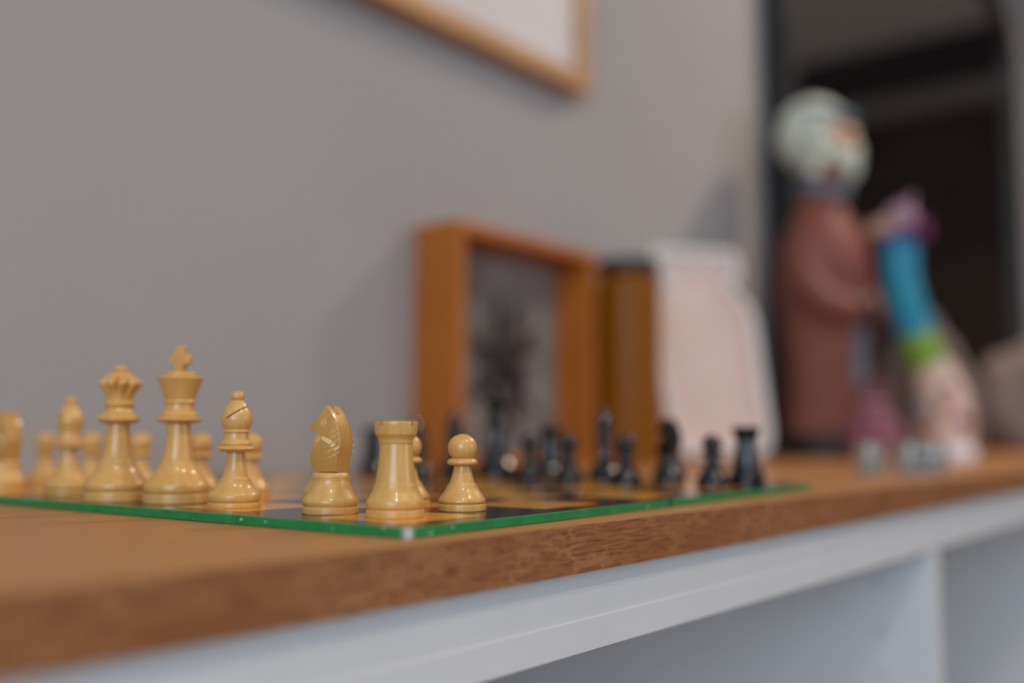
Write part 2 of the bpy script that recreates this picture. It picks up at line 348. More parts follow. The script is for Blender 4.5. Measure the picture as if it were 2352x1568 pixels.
def bishop(mat, slit):
    t = thing('chess_bishop', '', 'chess piece')
    turned('base', base_runs(11.8, 2.3, 1.1), mat, t)
    turned('body', [[(0, 2.7), (10.8, 2.7)], [(10.8, 2.7), (11.5, 3.4), (11.7, 4.6), (11.5, 5.9), (10.3, 7.4), (8.6, 9.2), (7.5, 11.2), (7.0, 12.8)], [(7.0, 12.8), (6.0, 13.2), (5.3, 15.2), (4.7, 17.4), (4.2, 21.0), (3.85, 25.4)], [(3.85, 25.4), (0, 25.4)]], mat, t)
    turned('collar', [[(0, 25.2), (6.4, 25.2)], [(6.4, 25.2), (8.2, 26.2), (8.6, 26.7), (7.6, 27.6), (6.5, 28.1)], [(6.5, 28.1), (6.9, 28.8), (6.6, 29.6), (5.9, 30.2)], [(5.9, 30.2), (5.5, 31.6), (5.4, 33.7)], [(5.4, 33.7), (6.0, 34.2), (6.0, 34.8), (5.5, 35.3)], [(5.5, 35.3), (0, 35.3)]], mat, t)
    mi = turned('mitre', [[(0, 35.1), (5.4, 35.1)], [(5.4, 35.1), (6.3, 36.8), (6.85, 38.8), (6.95, 40.6), (6.5, 42.6), (5.3, 45.0), (3.9, 47.4), (2.8, 48.9)], [(2.8, 48.9), (0, 48.9)]], mat, t)
    turned('finial', [[(0, 48.7), (2.2, 48.7)], [(2.2, 48.7), (3.0, 49.6), (3.2, 50.8), (2.9, 52.0), (1.8, 52.9), (0, 53.2)]], mat, t)
    if slit is not None:
        cut = bmesh.new(); g = bmesh.ops.create_cube(cut, size=1)
        # saw cut entering the shoulder of the mitre and running down at a slant
        ry = Matrix.Rotation(math.radians(-35), 3, 'Y'); rz = Matrix.Rotation(slit, 3, 'Z')
        for v in g['verts']:
            q = Vector(((v.co.x + 0.5) * 0.014, v.co.y * 0.020, v.co.z * 0.00060))
            v.co = rz @ (ry @ q + Vector((-0.0031, 0, 0))) + Vector((0, 0, 0.0404))
        carve(mi, cut, M_SLOT)
    return t
def king(mat):
    t = thing('chess_king', '', 'chess piece')
    turned('base', base_runs(15.5, 4.4, 1.1), mat, t)
    turned('body', [[(0, 4.9), (14.5, 4.9)], [(14.5, 4.9), (15.2, 5.8), (15.35, 7.4), (15.0, 9.1), (12.9, 11.6), (10.8, 14.2), (9.5, 16.4), (9.0, 17.5)], [(9.0, 17.5), (8.4, 17.9), (7.4, 20.6), (6.7, 24.0), (6.0, 29.5), (5.3, 38.6)], [(5.3, 38.6), (0, 38.6)]], mat, t)
    turned('collar', [[(0, 38.4), (7.6, 38.4)], [(7.6, 38.4), (10.2, 39.6), (10.8, 40.3), (9.8, 41.2), (8.6, 41.7)], [(8.6, 41.7), (8.9, 42.3), (8.3, 43.3), (7.2, 44.1)], [(7.2, 44.1), (6.7, 46.0), (6.6, 47.6)], [(6.6, 47.6), (7.3, 48.2), (7.3, 49.0), (6.9, 49.8)], [(6.9, 49.8), (0, 49.8)]], mat, t)
    turned('crown', [[(0, 49.6), (6.9, 49.6)], [(6.9, 49.6), (7.7, 52.0), (8.7, 55.0), (9.8, 58.0), (10.7, 60.2), (10.5, 61.0), (9.6, 61.4)], [(9.6, 61.4), (7.9, 61.5), (7.9, 62.4), (7.5, 63.1), (6.6, 63.5)], [(6.6, 63.5), (0, 63.5)]], mat, t)
    w_, a_ = 2.6, 5.6
    pts = [(-w_, 63.4), (w_ - .3, 63.4), (w_ - .4, 66.0), (w_, 66.8), (w_ + .2, 67.4), (a_ - .6, 67.3), (a_, 68.0), (a_, 70.6), (a_ - .6, 71.4), (w_ + .2, 71.6), (w_, 72.6), (w_ + .2, 75.6), (w_ - .5, 76.4), (-w_ + .5, 76.4), (-w_ - .2, 75.6), (-w_, 72.6), (-w_ - .2, 71.6), (-a_ + .6, 71.4), (-a_, 70.6), (-a_, 68.0), (-a_ + .6, 67.3), (-w_ - .2, 67.4), (-w_, 66.8), (-w_ + .2, 66.0)]
    mesh_obj('cross', extrude_poly([(x * MM, z * MM) for x, z in pts], -1.7 * MM, 1.7 * MM, 0.3 * MM), mat, t, 30)
    return t
def queen(mat):
    t = thing('chess_queen', '', 'chess piece')
    turned('base', base_runs(15.4, 4.6, 1.1), mat, t)
    turned('body', [[(0, 5.1), (14.4, 5.1)], [(14.4, 5.1), (15.1, 6.0), (15.3, 7.4), (14.9, 9.2), (13.0, 11.6), (10.8, 14.6), (9.2, 17.6), (8.4, 19.9)], [(8.4, 19.9), (7.7, 20.3), (6.8, 23.6), (6.1, 27.8), (5.6, 33.0), (5.2, 39.0)], [(5.2, 39.0), (0, 39.0)]], mat, t)
    turned('collar', [[(0, 38.8), (8.0, 38.8)], [(8.0, 38.8), (10.0, 40.2), (10.4, 40.9), (9.6, 42.0), (8.4, 43.2), (7.0, 44.6), (6.2, 46.2)], [(6.2, 46.2), (6.6, 47.2), (7.2, 48.2), (7.2, 49.0), (6.5, 50.0)], [(6.5, 50.0), (0, 50.0)]], mat, t)
    def lobes(r, z, a):
        k = max(0.0, min(1.0, (z - 52.5) / 4.5)) * max(0.0, min(1.0, (63.5 - z) / 2.5))
        n = abs(math.cos(4.5 * (a - math.radians(205)))) ** 0.7
        return r * (1 - 0.34 * k * (1 - n) * 1.0) 
    turned('crown', [[(0, 49.8), (6.4, 49.8)], [(6.4, 49.8), (6.6, 52.0), (7.6, 54.4), (9.2, 56.6), (10.3, 58.2), (10.4, 59.4), (9.6, 60.8), (7.8, 62.2)], [(7.8, 62.2), (6.0, 63.6), (4.4, 64.8), (3.6, 65.4)], [(3.6, 65.4), (0, 65.4)]], mat, t, 112, lobes)
    turned('finial', [[(0, 65.2), (2.8, 65.2)], [(2.8, 65.2), (3.6, 65.9), (3.5, 66.9), (2.4, 68.0), (0, 68.5)]], mat, t)
    return t
def knight(mat, raw, nick):
    t = thing('chess_knight', '', 'chess piece')
    turned('base', base_runs(11.7, 2.9, 0.8), mat, t)
    turned('body', [[(0, 3.3), (11.0, 3.3)], [(11.0, 3.3), (11.5, 4.1), (11.65, 5.2), (11.2, 6.4), (9.8, 8.6), (8.6, 10.8), (7.85, 13.2), (7.75, 14.6), (7.85, 15.6)], [(7.85, 15.6), (7.4, 16.6), (6.6, 17.3)], [(6.6, 17.3), (0, 17.3)]], mat, t)
    S = 0.0415; raw_pts = [(215, 912), (188, 872), (165, 790), (155, 735), (160, 682), (195, 640), (235, 600), (258, 552), (300, 492), (262, 458), (205, 441), (166, 427), (149, 398), (152, 362), (195, 312), (252, 272), (284, 222), (306, 150), (334, 118), (362, 140), (420, 232), (468, 330), (503, 450), (514, 560), (508, 645), (490, 730), (470, 912)]
    pts = [(-(px - 335) * S, 17.6 + (912 - py) * 0.0352) for px, py in raw_pts]   # (towards the nose, up)
    bm = bmesh.new(); layers = (-5.0, -1.7, 0.0, 1.7, 5.0); rings = []
    for x in layers:
        rg = []
        for y, z in pts:
            dz = 0.0
            if z > 43.0 and y > -2: dz = {0.0: -2.3}.get(x, 0.0)
            rg.append(bm.verts.new((x * MM, y * MM, (z + dz) * MM)))
        rings.append(rg)
    n = len(pts); f0 = bm.faces.new(rings[0]); f1 = bm.faces.new(rings[-1][::-1])
    for a, b in zip(rings, rings[1:]):
        for i in range(n): bm.faces.new((a[i], b[i], b[(i + 1) % n], a[(i + 1) % n]))
    bmesh.ops.bevel(bm, geom=list(f0.edges) + list(f1.edges), offset=0.3 * MM, segments=2, profile=0.5, affect='EDGES')
    hd = mesh_obj('head', bm, raw, t, 28)
    def at(px, py): return (-(px - 335) * S, 17.6 + (912 - py) * 0.0352)
    for sd in (-1, 1):
        X = sd * 5.0
        # eye: two carved rings
        for rr in (1.35, 0.55):
            y0, z0 = at(315, 325); path = [(X * MM, (y0 + rr * 0.85 * math.cos(q)) * MM, (z0 + rr * 1.1 * math.sin(q)) * MM) for q in [2 * math.pi * i / 20 for i in range(21)]]
            mesh_obj('eye_ring', tube(path, [0.13 * MM] * 21, 6), nick, hd, 60)
        for (a, b) in (((395, 445), (482, 395)), ((395, 520), (508, 448)), ((400, 588), (522, 510)), ((345, 690), (470, 610)), ((420, 655), (526, 585)), ((345, 765), (500, 680)), ((440, 720), (522, 660))):
            (ya, za), (yb, zb) = at(*a), at(*b)
            mesh_obj('mane_cut', tube([(X * MM, ya * MM, za * MM), (X * MM, (ya + yb) / 2 * MM, (za + zb) / 2 * MM), (X * MM, yb * MM, zb * MM)], [0.08 * MM, 0.16 * MM, 0.10 * MM], 6), nick, hd, 60)
        for poly in (((308, 487), (292, 520), (392, 585), (432, 548), (405, 530)), ((438, 565), (398, 600), (425, 622), (468, 580)), ((515, 600), (448, 640), (460, 660), (505, 625))):
            bm = bmesh.new(); va = [bm.verts.new(((X + sd * 0.12) * MM, at(*q)[0] * MM, at(*q)[1] * MM)) for q in poly]; vb = [bm.verts.new(((X - sd * 0.4) * MM, at(*q)[0] * MM, at(*q)[1] * MM)) for q in poly]
            bm.faces.new(va); bm.faces.new(vb[::-1]); k_ = len(poly)
            for i in range(k_): bm.faces.new((va[i], vb[i], vb[(i + 1) % k_], va[(i + 1) % k_]))
            mesh_obj('chisel_facet', bm, nick, hd)
    return t
HEIGHT = {'chess_rook': 0.965, 'chess_pawn': 0.967, 'chess_knight': 0.985, 'chess_king': 0.984, 'chess_bishop': 0.984, 'chess_queen': 0.972}
def put(proto, u, v, label, rz, group, first):
    o = proto if first else copy_tree(proto)
    o.scale = (1, 1, HEIGHT[o.name.split('.')[0]])
    x, y = board_xy(u, v); o.location = (x, y, BT - 0.0002); o.rotation_euler = (0, 0, A + rz); o['label'] = label
    if group: o['group'] = group
    return o
def army(mat, raw, nick, col, spots, slit):
    makers = {'pawn': pawn, 'rook': rook, 'king': king, 'queen': queen}
    made = {}
    for kind, u, v, rz, label in spots:
        first = kind not in made
        if first:
            made[kind] = knight(mat, raw, nick) if kind == 'knight' else bishop(mat, slit) if kind == 'bishop' else makers[kind](mat)
        grp = {'pawn': col + ' chess pawns', 'rook': col + ' chess rooks', 'knight': col + ' chess knights', 'bishop': col + ' chess bishops'}.get(kind)
        put(made[kind], u, v, label, rz, grp, first)
R = math.radians
W_ = 'pale wooden chess '
army(M_BOX, M_BOXRAW, M_NICK, 'pale wooden', [
    ('rook', 0.50, 0.43, 0, W_ + 'rook on the yellow corner square by the worn white board corner'),
    ('knight', 1.24, 0.37, R(12), W_ + 'knight with light chisel nicks, beside the corner rook'),
    ('bishop', 2.53, 0.33, 0, W_ + 'bishop with a dark slit, between the nicked knight and the king'),
    ('king', 3.52, 0.38, R(-73), W_ + 'king topped by a square cross, next to the queen'),
    ('queen', 4.28, 0.17, 0, W_ + 'queen with a lobed crown and ball, next to the king'),
    ('bishop', 5.64, 0.42, R(150), W_ + 'bishop showing no slit, on the far side of the queen'),
    ('knight', 6.83, 0.30, R(6), W_ + 'knight past the queen-side bishop, seen from behind its mane'),
    ('rook', 7.75, 0.35, R(10), W_ + 'rook on the corner square far from the worktop edge'),
    ('pawn', 0.52, 1.38, 0, W_ + 'pawn on the dark square before the corner rook'),
    ('pawn', 1.28, 1.45, R(40), W_ + 'pawn half hidden by the corner rook, before the nicked knight'),
    ('pawn', 2.50, 1.50, R(80), W_ + 'pawn hidden by the nicked knight, before the slit bishop'),
    ('pawn', 3.61, 1.40, R(120), W_ + 'pawn peeping out past the slit bishop, before the king'),
    ('pawn', 4.53, 1.42, R(160), W_ + 'pawn peeping out past the king, before the queen'),
    ('pawn', 5.69, 1.40, R(200), W_ + 'pawn seen between the queen and the king'),
    ('pawn', 6.76, 1.40, R(240), W_ + 'pawn seen between the queen and the bishop without slit'),
    ('pawn', 7.88, 1.40, R(280), W_ + 'pawn at the row end, past the bishop without slit')], R(-53.9))
K_ = 'glossy black chess '
army(M_BLACK, M_BLACK, M_BLACK, 'glossy black', [
    ('rook', 0.25, 7.40, 0, K_ + 'rook on the corner near the worktop edge'),
    ('knight', 1.51, 7.50, R(0), K_ + 'knight standing before the pale jar-shaped board'),
    ('bishop', 2.63, 7.50, 0, K_ + 'bishop standing before the amber jar'),
    ('rook', 3.71, 7.60, R(30), K_ + 'rook between the black queen and bishop, behind two pawns'),
    ('queen', 4.68, 7.45, 0, K_ + 'queen, tallest black piece, before the deep wooden frame'),
    ('bishop', 5.64, 7.50, R(40), K_ + 'bishop past the black queen, behind the pale corner pawn'),
    ('knight', 6.54, 7.50, R(0), K_ + 'knight mostly hidden behind the pale corner rook'),
    ('rook', 7.56, 7.50, R(20), K_ + 'rook at the wall end, between pale knight and pale rook'),
    ('pawn', 0.49, 6.80, 0, K_ + 'pawn beside the black corner rook, before the jar-shaped board'),
    ('pawn', 1.62, 6.40, 0, K_ + 'pawn between the black knight and the black bishop'),
    ('pawn', 2.57, 6.40, 0, K_ + 'pawn between the wooden frame and the amber jar'),
    ('pawn', 3.41, 6.60, 0, K_ + 'pawn just past the black queen, before the deep wooden frame'),
    ('pawn', 4.58, 6.40, 0, K_ + 'pawn hidden behind the pale corner pawn'),
    ('pawn', 5.51, 6.45, 0, K_ + 'pawn just behind the pale corner rook'),
    ('pawn', 6.55, 6.45, 0, K_ + 'pawn hidden behind the pale corner rook'),
    ('pawn', 7.55, 6.45, 0, K_ + 'pawn at the row end, hidden behind the nicked pale knight')], None)

# ------------------------------------------------------------------ deep wooden box frame with a dark flower print
M_ORANGE = plain('orange_stained_pine', lin(188, 110, 34), lin(166, 90, 22), 5, 0.5, (30, 30, 2))
M_PAPER = plain('pale_paper', lin(196, 190, 186), lin(186, 180, 176), 5, 0.9)
fx0, fx1, fz1, fd, ft = 0.509, 0.763, 0.254, 0.060, 0.012
bf = thing('box_frame', 'deep orange wooden box frame with a dark starry flower, standing against the wall', 'picture frame', (fx0, YB - 0.001, 0))
FW = fx1 - fx0
boxo('side', (0, ft, -fd, 0, 0, fz1), M_ORANGE, bf, 0.001); boxo('side', (FW - ft, FW, -fd, 0, 0, fz1), M_ORANGE, bf, 0.001)
boxo('top_rail', (ft, FW - ft, -fd, 0, fz1 - ft, fz1), M_ORANGE, bf, 0.001); boxo('bottom_rail', (ft, FW - ft, -fd, 0, 0, ft), M_ORANGE, bf, 0.001)
bk = boxo('backing', (ft, FW - ft, -0.008, -0.003, ft, fz1 - ft), plain('grey_paper', lin(150, 144, 142), lin(120, 112, 108), 14, 0.9), bf)
M_PETAL = plain('dark_dried_petal', lin(52, 42, 40), lin(30, 24, 24), 60, 0.9); M_PETAL2 = plain('grey_dried_petal', lin(120, 112, 106), lin(92, 84, 80), 60, 0.9)
fl = thing('dried_flower', '', 'flower'); del fl['label']; del fl['category']; fl.parent = bf; fl.name = 'dried_flower'
rnd = random.Random(3)
for i in range(22):
    a = 2 * math.pi * i / 22 + rnd.uniform(-.1, .1); ln = rnd.uniform(0.045, 0.095); cx, cz = FW / 2 + 0.005, 0.118
    p0 = Vector((cx, -0.014, cz)); p1 = p0 + Vector((math.cos(a) * ln * 0.8, -rnd.uniform(0.002, 0.012), math.sin(a) * ln))
    p1.x = min(max(p1.x, ft + 0.006), FW - ft - 0.006)
    mesh_obj('petal', tube([p0, p0.lerp(p1, .35), p0.lerp(p1, .7), p1], [0.003, 0.0065, 0.005, 0.001], 8, flat=0.45), M_PETAL if i % 3 else M_PETAL2, fl, 60)
bm = ball(bmesh.new(), (FW / 2 + 0.005, -0.017, 0.118), 0.022, 1, 0.5, 1.5, 3)
for v in bm.verts: v.co += Vector((rnd.uniform(-1, 1), 0, rnd.uniform(-1, 1))) * 0.0012
mesh_obj('flower_heart', bm, M_PETAL, fl, 60)
mesh_obj('stem', tube([(FW / 2 + 0.005, -0.013, 0.10), (FW / 2 - 0.005, -0.012, 0.06), (FW / 2 - 0.012, -0.012, ft + 0.002)], [0.003, 0.0025, 0.002], 8), M_PETAL, fl, 60)

# ------------------------------------------------------------------ amber jar with black lid
M_AMBER = NT('amber_glass').set(Base_Color=lin(142, 82, 0), Roughness=0.32, Specular_IOR_Level=0.15, Transmission_Weight=0.12, IOR=1.45).m
aj = thing('amber_jar', 'tall amber glass jar with a black lid, between box frame and jar-shaped board', 'jar', (0.812, 0.425, 0))
mesh_obj('glass_body', lathe([[(0, 0), (0.036, 0)], [(0.036, 0), (0.040, 0.006), (0.040, 0.20), (0.038, 0.222), (0.034, 0.232)], [(0.034, 0.232), (0.031, 0.232)], [(0.031, 0.232), (0.037, 0.2), (0.037, 0.01)], [(0.037, 0.01), (0, 0.008)]], 48), M_AMBER, aj, 40)
mesh_obj('wax', lathe([[(0, 0.0085), (0.0365, 0.011)], [(0.0365, 0.011), (0.0365, 0.13)], [(0.0365, 0.13), (0, 0.13)]], 48), plain('amber_wax', lin(120, 70, 4), None, 20, 0.5), aj, 40)
mesh_obj('lid', lathe([[(0, 0.2325), (0.038, 0.2325)], [(0.038, 0.2325), (0.040, 0.235), (0.040, 0.246), (0.038, 0.249)], [(0.038, 0.249), (0, 0.249)]], 48), plain('black_lid', (0.012, 0.012, 0.013, 1), None, 30, 0.4), aj, 40)

# ------------------------------------------------------------------ jar-shaped pale board leaning back
M_PINKW = plain('pale_pink_paint', lin(226, 200, 190), lin(220, 192, 182), 12, 0.6); M_WRIM = plain('white_painted_rim', lin(226, 220, 218), lin(216, 210, 208), 20, 0.55)
def jar_outline(sx, inset):
    h = [(0.050, 0.0), (0.062, 0.010), (0.066, 0.030), (0.068, 0.10), (0.070, 0.175), (0.068, 0.198), (0.060, 0.216), (0.048, 0.228), (0.046, 0.238), (0.048, 0.244), (0.058, 0.248), (0.058, 0.286), (0.054, 0.290)]
    h = [(max(x - inset, 0.004), min(max(z, inset), 0.29 - inset)) for x, z in h]
    return [(x * sx, z) for x, z in h] + [(-x * sx, z) for x, z in reversed(h)]
jb = thing('jar_shaped_board', 'pale pink board cut in the outline of a screw-top jar, leaning towards the wall', 'wall decoration', (0.960, 0.378, 0.0060))
jb.rotation_euler = (R(-18), 0, R(-40)); jb.scale = (1.08, 1.08, 1.03)
mesh_obj('panel', extrude_poly(jar_outline(1, 0.006), -0.006, 0.008, 0.0006), M_PINKW, jb, 40)
outer = jar_outline(1, 0.0); inner = jar_outline(1, 0.010)
bm = bmesh.new(); n = len(outer); vs4 = [[bm.verts.new((x, y, z)) for x, z in pl] for pl, y in ((outer, -0.014), (inner, -0.014), (inner, 0.010), (outer, 0.010))]
for a_, b_ in ((0, 1), (1, 2), (2, 3), (3, 0)):
    for i in range(n): bm.faces.new((vs4[a_][i], vs4[a_][(i + 1) % n], vs4[b_][(i + 1) % n], vs4[b_][i]))
mesh_obj('rim', bm, M_WRIM, jb, 40)
bm = bmesh.new()
for z in (0.252, 0.264, 0.276): box(bm, -0.0465, 0.0465, -0.0085, -0.0055, z, z + 0.004, 0.0008)
mesh_obj('lid_thread', bm, M_WRIM, jb)

# ------------------------------------------------------------------ framed picture on the wall
M_LIGHTWOOD = plain('light_oak_frame', lin(196, 146, 96), lin(180, 130, 82), 6, 0.5, (3, 30, 3))
px0, px1, pz0, pz1, pdp, pfw = 0.300, 0.803, 0.470, 1.173, 0.026, 0.021
pf = thing('picture_frame', 'light oak frame with white paper hanging on the wall', 'picture frame', (px0, YB - 0.0005, pz0))
PW, PH = px1 - px0, pz1 - pz0
boxo('frame_side', (0, pfw, -pdp, 0, 0, PH), M_LIGHTWOOD, pf, 0.001); boxo('frame_side', (PW - pfw, PW, -pdp, 0, 0, PH), M_LIGHTWOOD, pf, 0.001)
boxo('frame_rail', (pfw, PW - pfw, -pdp, 0, 0, pfw), M_LIGHTWOOD, pf, 0.001); boxo('frame_rail', (pfw, PW - pfw, -pdp, 0, PH - pfw, PH), M_LIGHTWOOD, pf, 0.001)
pa = boxo('paper', (pfw, PW - pfw, -0.016, -0.004, pfw, PH - pfw), plain('white_paper', lin(222, 216, 214), lin(216, 210, 208), 6, 0.8), pf)
ring = [(0.245 + 0.165 * math.cos(2 * math.pi * i / 48), -0.0162, 0.34 + 0.185 * math.sin(2 * math.pi * i / 48)) for i in range(49)]
mesh_obj('grey_print', tube(ring, [0.004 + 0.003 * math.sin(i * 0.4) ** 2 for i in range(49)], 8, flat=1), plain('grey_ink', lin(120, 120, 124), None, 20, 0.9), pa, 60)

# ------------------------------------------------------------------ tall mirror standing on the worktop against the wall
M_BLKFR = plain('black_mirror_frame', (0.010, 0.011, 0.014, 1), (0.014, 0.015, 0.018, 1), 10, 0.4)
M_MIRROR = NT('mirror_glass').set(Base_Color=(0.40, 0.37, 0.35, 1), Metallic=1.0, Roughness=0.03).m
mx0, mx1, mz1, mdp, mfw, rad = 1.385, 3.235, 1.40, 0.040, 0.055, 0.24
mr = thing('wall_mirror', 'large black-framed mirror with rounded top corners, standing behind the statue', 'mirror', (mx0, YB - 0.001, 0.0))
MW = mx1 - mx0
def rr(ins):
    r_ = rad - ins * 0.6; pts = [(ins, ins), (MW - ins, ins)]
    for cx, a0 in ((MW - ins - r_, 0), (ins + r_, 90)):
        for i in range(13):
            a = R(a0 + 90 * i / 12); pts.append((cx + r_ * math.cos(a), mz1 - ins - r_ + r_ * math.sin(a)))
    return pts
bm = bmesh.new(); o_, i_ = rr(0), rr(mfw); n = len(o_); v4 = [[bm.verts.new((x, y, z)) for x, z in pl] for pl, y in ((o_, -mdp), (i_, -mdp), (i_, 0), (o_, 0))]
for a_, b_ in ((0, 1), (1, 2), (2, 3), (3, 0)):
    for i in range(n): bm.faces.new((v4[a_][i], v4[a_][(i + 1) % n], v4[b_][(i + 1) % n], v4[b_][i]))
mesh_obj('frame', bm, M_BLKFR, mr, 30)
mesh_obj('glass', extrude_poly(rr(mfw - 0.004), -0.022, -0.006), M_MIRROR, mr)

# ------------------------------------------------------------------ tall painted statue
M_ROBE = plain('red_brown_robe', lin(150, 84, 70), lin(124, 66, 54), 14, 0.6); M_RED = plain('dusty_red_paint', lin(160, 70, 76), lin(140, 58, 62), 30, 0.6)
M_SKIN = plain('painted_face', lin(206, 150, 122), lin(196, 138, 112), 30, 0.55); M_HAIR = plain('pale_green_white_hair', lin(222, 224, 208), lin(188, 198, 186), 40, 0.7)
M_BLUE = plain('grey_blue_paint', lin(108, 132, 150), lin(90, 112, 132), 30, 0.6); M_NAVY = plain('dark_slate_paint', lin(54, 52, 62), lin(42, 42, 52), 30, 0.6)
M_ORG = plain('orange_ochre_paint', lin(178, 104, 52), lin(160, 88, 40), 30, 0.6); M_BASEBLK = plain('black_plinth_paint', (0.012, 0.011, 0.011, 1), None, 20, 0.5)
ST = (1.328, 0.378, 0)   # local +Y is the back of the statue
st = thing('statue', 'tall painted statue in a red-brown robe with bushy pale hair, on a black plinth', 'statue', ST, R(-8)); st.scale = (0.92, 0.92, 0.955)
mesh_obj('plinth', lathe([[(0, 0), (0.094, 0)], [(0.094, 0), (0.096, 0.004), (0.096, 0.030)], [(0.096, 0.030), (0.084, 0.038)], [(0.084, 0.038), (0, 0.038)]], 40), M_BASEBLK, st, 40)
def folds(r, z, a): return r * (1 + 0.05 * math.sin(7 * a) * max(0, 1 - z / 0.26)) * (1 - 0.10 * abs(math.sin(a)))
mesh_obj('robe', lathe([[(0, 0.025), (0.072, 0.025)], [(0.072, 0.025), (0.074, 0.05), (0.072, 0.10), (0.072, 0.16), (0.078, 0.22), (0.084, 0.28), (0.083, 0.325), (0.074, 0.36), (0.055, 0.395), (0.042, 0.425), (0.036, 0.455), (0.034, 0.48)], [(0.034, 0.48), (0, 0.48)]], 64, 1, folds), M_ROBE, st, 60)
# local front is -Y; arms fold across the front
for s_ in (-1, 1):
    mesh_obj('arm', tube([(s_ * 0.066, 0.0, 0.335), (s_ * 0.084, -0.012, 0.29), (s_ * 0.080, -0.045, 0.25), (s_ * 0.050, -0.076, 0.236), (s_ * 0.018, -0.084, 0.242)], [0.022, 0.026, 0.025, 0.022, 0.017], 16), M_ROBE if s_ < 0 else M_RED, st, 60)
    mesh_obj('cuff', tube([(s_ * 0.030, -0.081, 0.239), (s_ * 0.012, -0.086, 0.243)], [0.0235, 0.0225], 16), M_NAVY, st, 40)
    hb = ball(bmesh.new(), (s_ * 0.004, -0.090, 0.246), 0.013, 1.3, 0.8, 1.1, 2)
    for fi in range(4): tube([(s_ * -0.004, -0.098, 0.254 - fi * 0.006), (s_ * -0.014, -0.100, 0.253 - fi * 0.006), (s_ * -0.022, -0.096, 0.251 - fi * 0.006)], [0.0034, 0.0032, 0.0024], 8, hb)
    tube([(s_ * 0.004, -0.094, 0.258), (s_ * -0.004, -0.098, 0.266), (s_ * -0.008, -0.097, 0.272)], [0.004, 0.0036, 0.0028], 8, hb)
    mesh_obj('hand', hb, M_SKIN, st, 60)
def strip(name, xs, z0, z1, wd, mat, lift=0.004):
    bm = bmesh.new(); k = 12; rows = []
    prof = [(0.025, 0.074), (0.05, 0.0745), (0.10, 0.0725), (0.16, 0.0725), (0.22, 0.078), (0.28, 0.0845), (0.325, 0.0835), (0.36, 0.0745), (0.395, 0.056), (0.43, 0.042)]
    def rad_at(z):
        for (za, ra), (zb, rb_) in zip(prof, prof[1:]):
            if za <= z <= zb: return ra + (rb_ - ra) * (z - za) / (zb - za)
        return prof[0][1] if z < prof[0][0] else prof[-1][1]
    for i in range(k + 1):
        z = z0 + (z1 - z0) * i / k; r_ = rad_at(z); row = []
        for j in range(7):
            a = R(-90) + (xs + wd * (j / 6 - 0.5)) / r_; q = folds(r_, z, a)
            row.append([(q + d) * math.cos(a) for d in (lift, -0.002)] + [(q + d) * math.sin(a) for d in (lift, -0.002)] + [z])
        rows.append(row)
    front = [[bm.verts.new((c[0], c[2], c[4])) for c in r_] for r_ in rows]; back = [[bm.verts.new((c[1], c[3], c[4])) for c in r_] for r_ in rows]
    for i in range(k):
        for j in range(6):
            bm.faces.new((front[i][j], front[i][j + 1], front[i + 1][j + 1], front[i + 1][j])); bm.faces.new((back[i][j], back[i + 1][j], back[i + 1][j + 1], back[i][j + 1]))
        bm.faces.new((front[i][0], front[i + 1][0], back[i + 1][0], back[i][0])); bm.faces.new((front[i][6], back[i][6], back[i + 1][6], front[i + 1][6]))
    for j in range(6):
        bm.faces.new((front[0][j], back[0][j], back[0][j + 1], front[0][j + 1])); bm.faces.new((front[k][j], front[k][j + 1], back[k][j + 1], back[k][j]))
    return mesh_obj(name, bm, mat, st, 60)
strip('red_lapel', 0.030, 0.27, 0.40, 0.060, M_RED); strip('orange_sash', 0.030, 0.040, 0.215, 0.020, M_ORG, 0.006); strip('blue_panel', -0.002, 0.10, 0.215, 0.034, M_BLUE)
strip('ochre_hem', 0.010, 0.030, 0.085, 0.060, M_ORG, 0.0045)
mesh_obj('scarf', tube([(0.040 * math.cos(a), 0.040 * math.sin(a) * 0.95 - 0.002, 0.452 - 0.012 * (1 if math.sin(a) < -0.3 else 0)) for a in [2 * math.pi * i / 28 for i in range(29)]], [0.010] * 29, 10), M_BLUE, st, 60)
hd = ball(bmesh.new(), (0, -0.012, 0.527), 0.046, 0.95, 1.0, 1.22, 4)
for v in hd.verts:   # brow, nose, cheeks, chin
    x, y, z = v.co; zz = (z - 0.527)
    if y < -0.03:
        nose = math.exp(-((x / 0.007) ** 2 + ((zz + 0.004) / 0.013) ** 2)); brow = math.exp(-((abs(x) - 0.016) / 0.012) ** 2 - ((zz - 0.014) / 0.006) ** 2)
        eye = math.exp(-((abs(x) - 0.016) / 0.009) ** 2 - ((zz - 0.004) / 0.006) ** 2); chin = math.exp(-((x / 0.014) ** 2 + ((zz + 0.046) / 0.010) ** 2)); mouth = math.exp(-((x / 0.013) ** 2 + ((zz + 0.026) / 0.004) ** 2))
        v.co.y -= 0.013 * nose + 0.003 * brow + 0.005 * chin - 0.004 * eye - 0.0025 * mouth
face = mesh_obj('head', hd, M_SKIN, st, 60)
for s_ in (-1, 1):
    mesh_obj('eye', ball(bmesh.new(), (s_ * 0.016, -0.0525, 0.531), 0.0058, 1.1, 0.7, 0.8, 2), plain('painted_eye', lin(60, 48, 44), None, 50, 0.3), face, 60)
    mesh_obj('ear', ball(bmesh.new(), (s_ * 0.044, -0.008, 0.525), 0.011, 0.5, 0.8, 1.3, 2), M_SKIN, face, 60)
mesh_obj('mouth', tube([(-0.012, -0.0520, 0.502), (0, -0.0555, 0.5005), (0.012, -0.0520, 0.502)], [0.0012, 0.0026, 0.0012], 8), M_RED, face, 60)
hair = bmesh.new()
ball(hair, (0, 0.012, 0.545), 0.066, 1.02, 0.92, 0.98, 4)
mesh_h = mesh_obj('hair', hair, M_HAIR, st, 60)
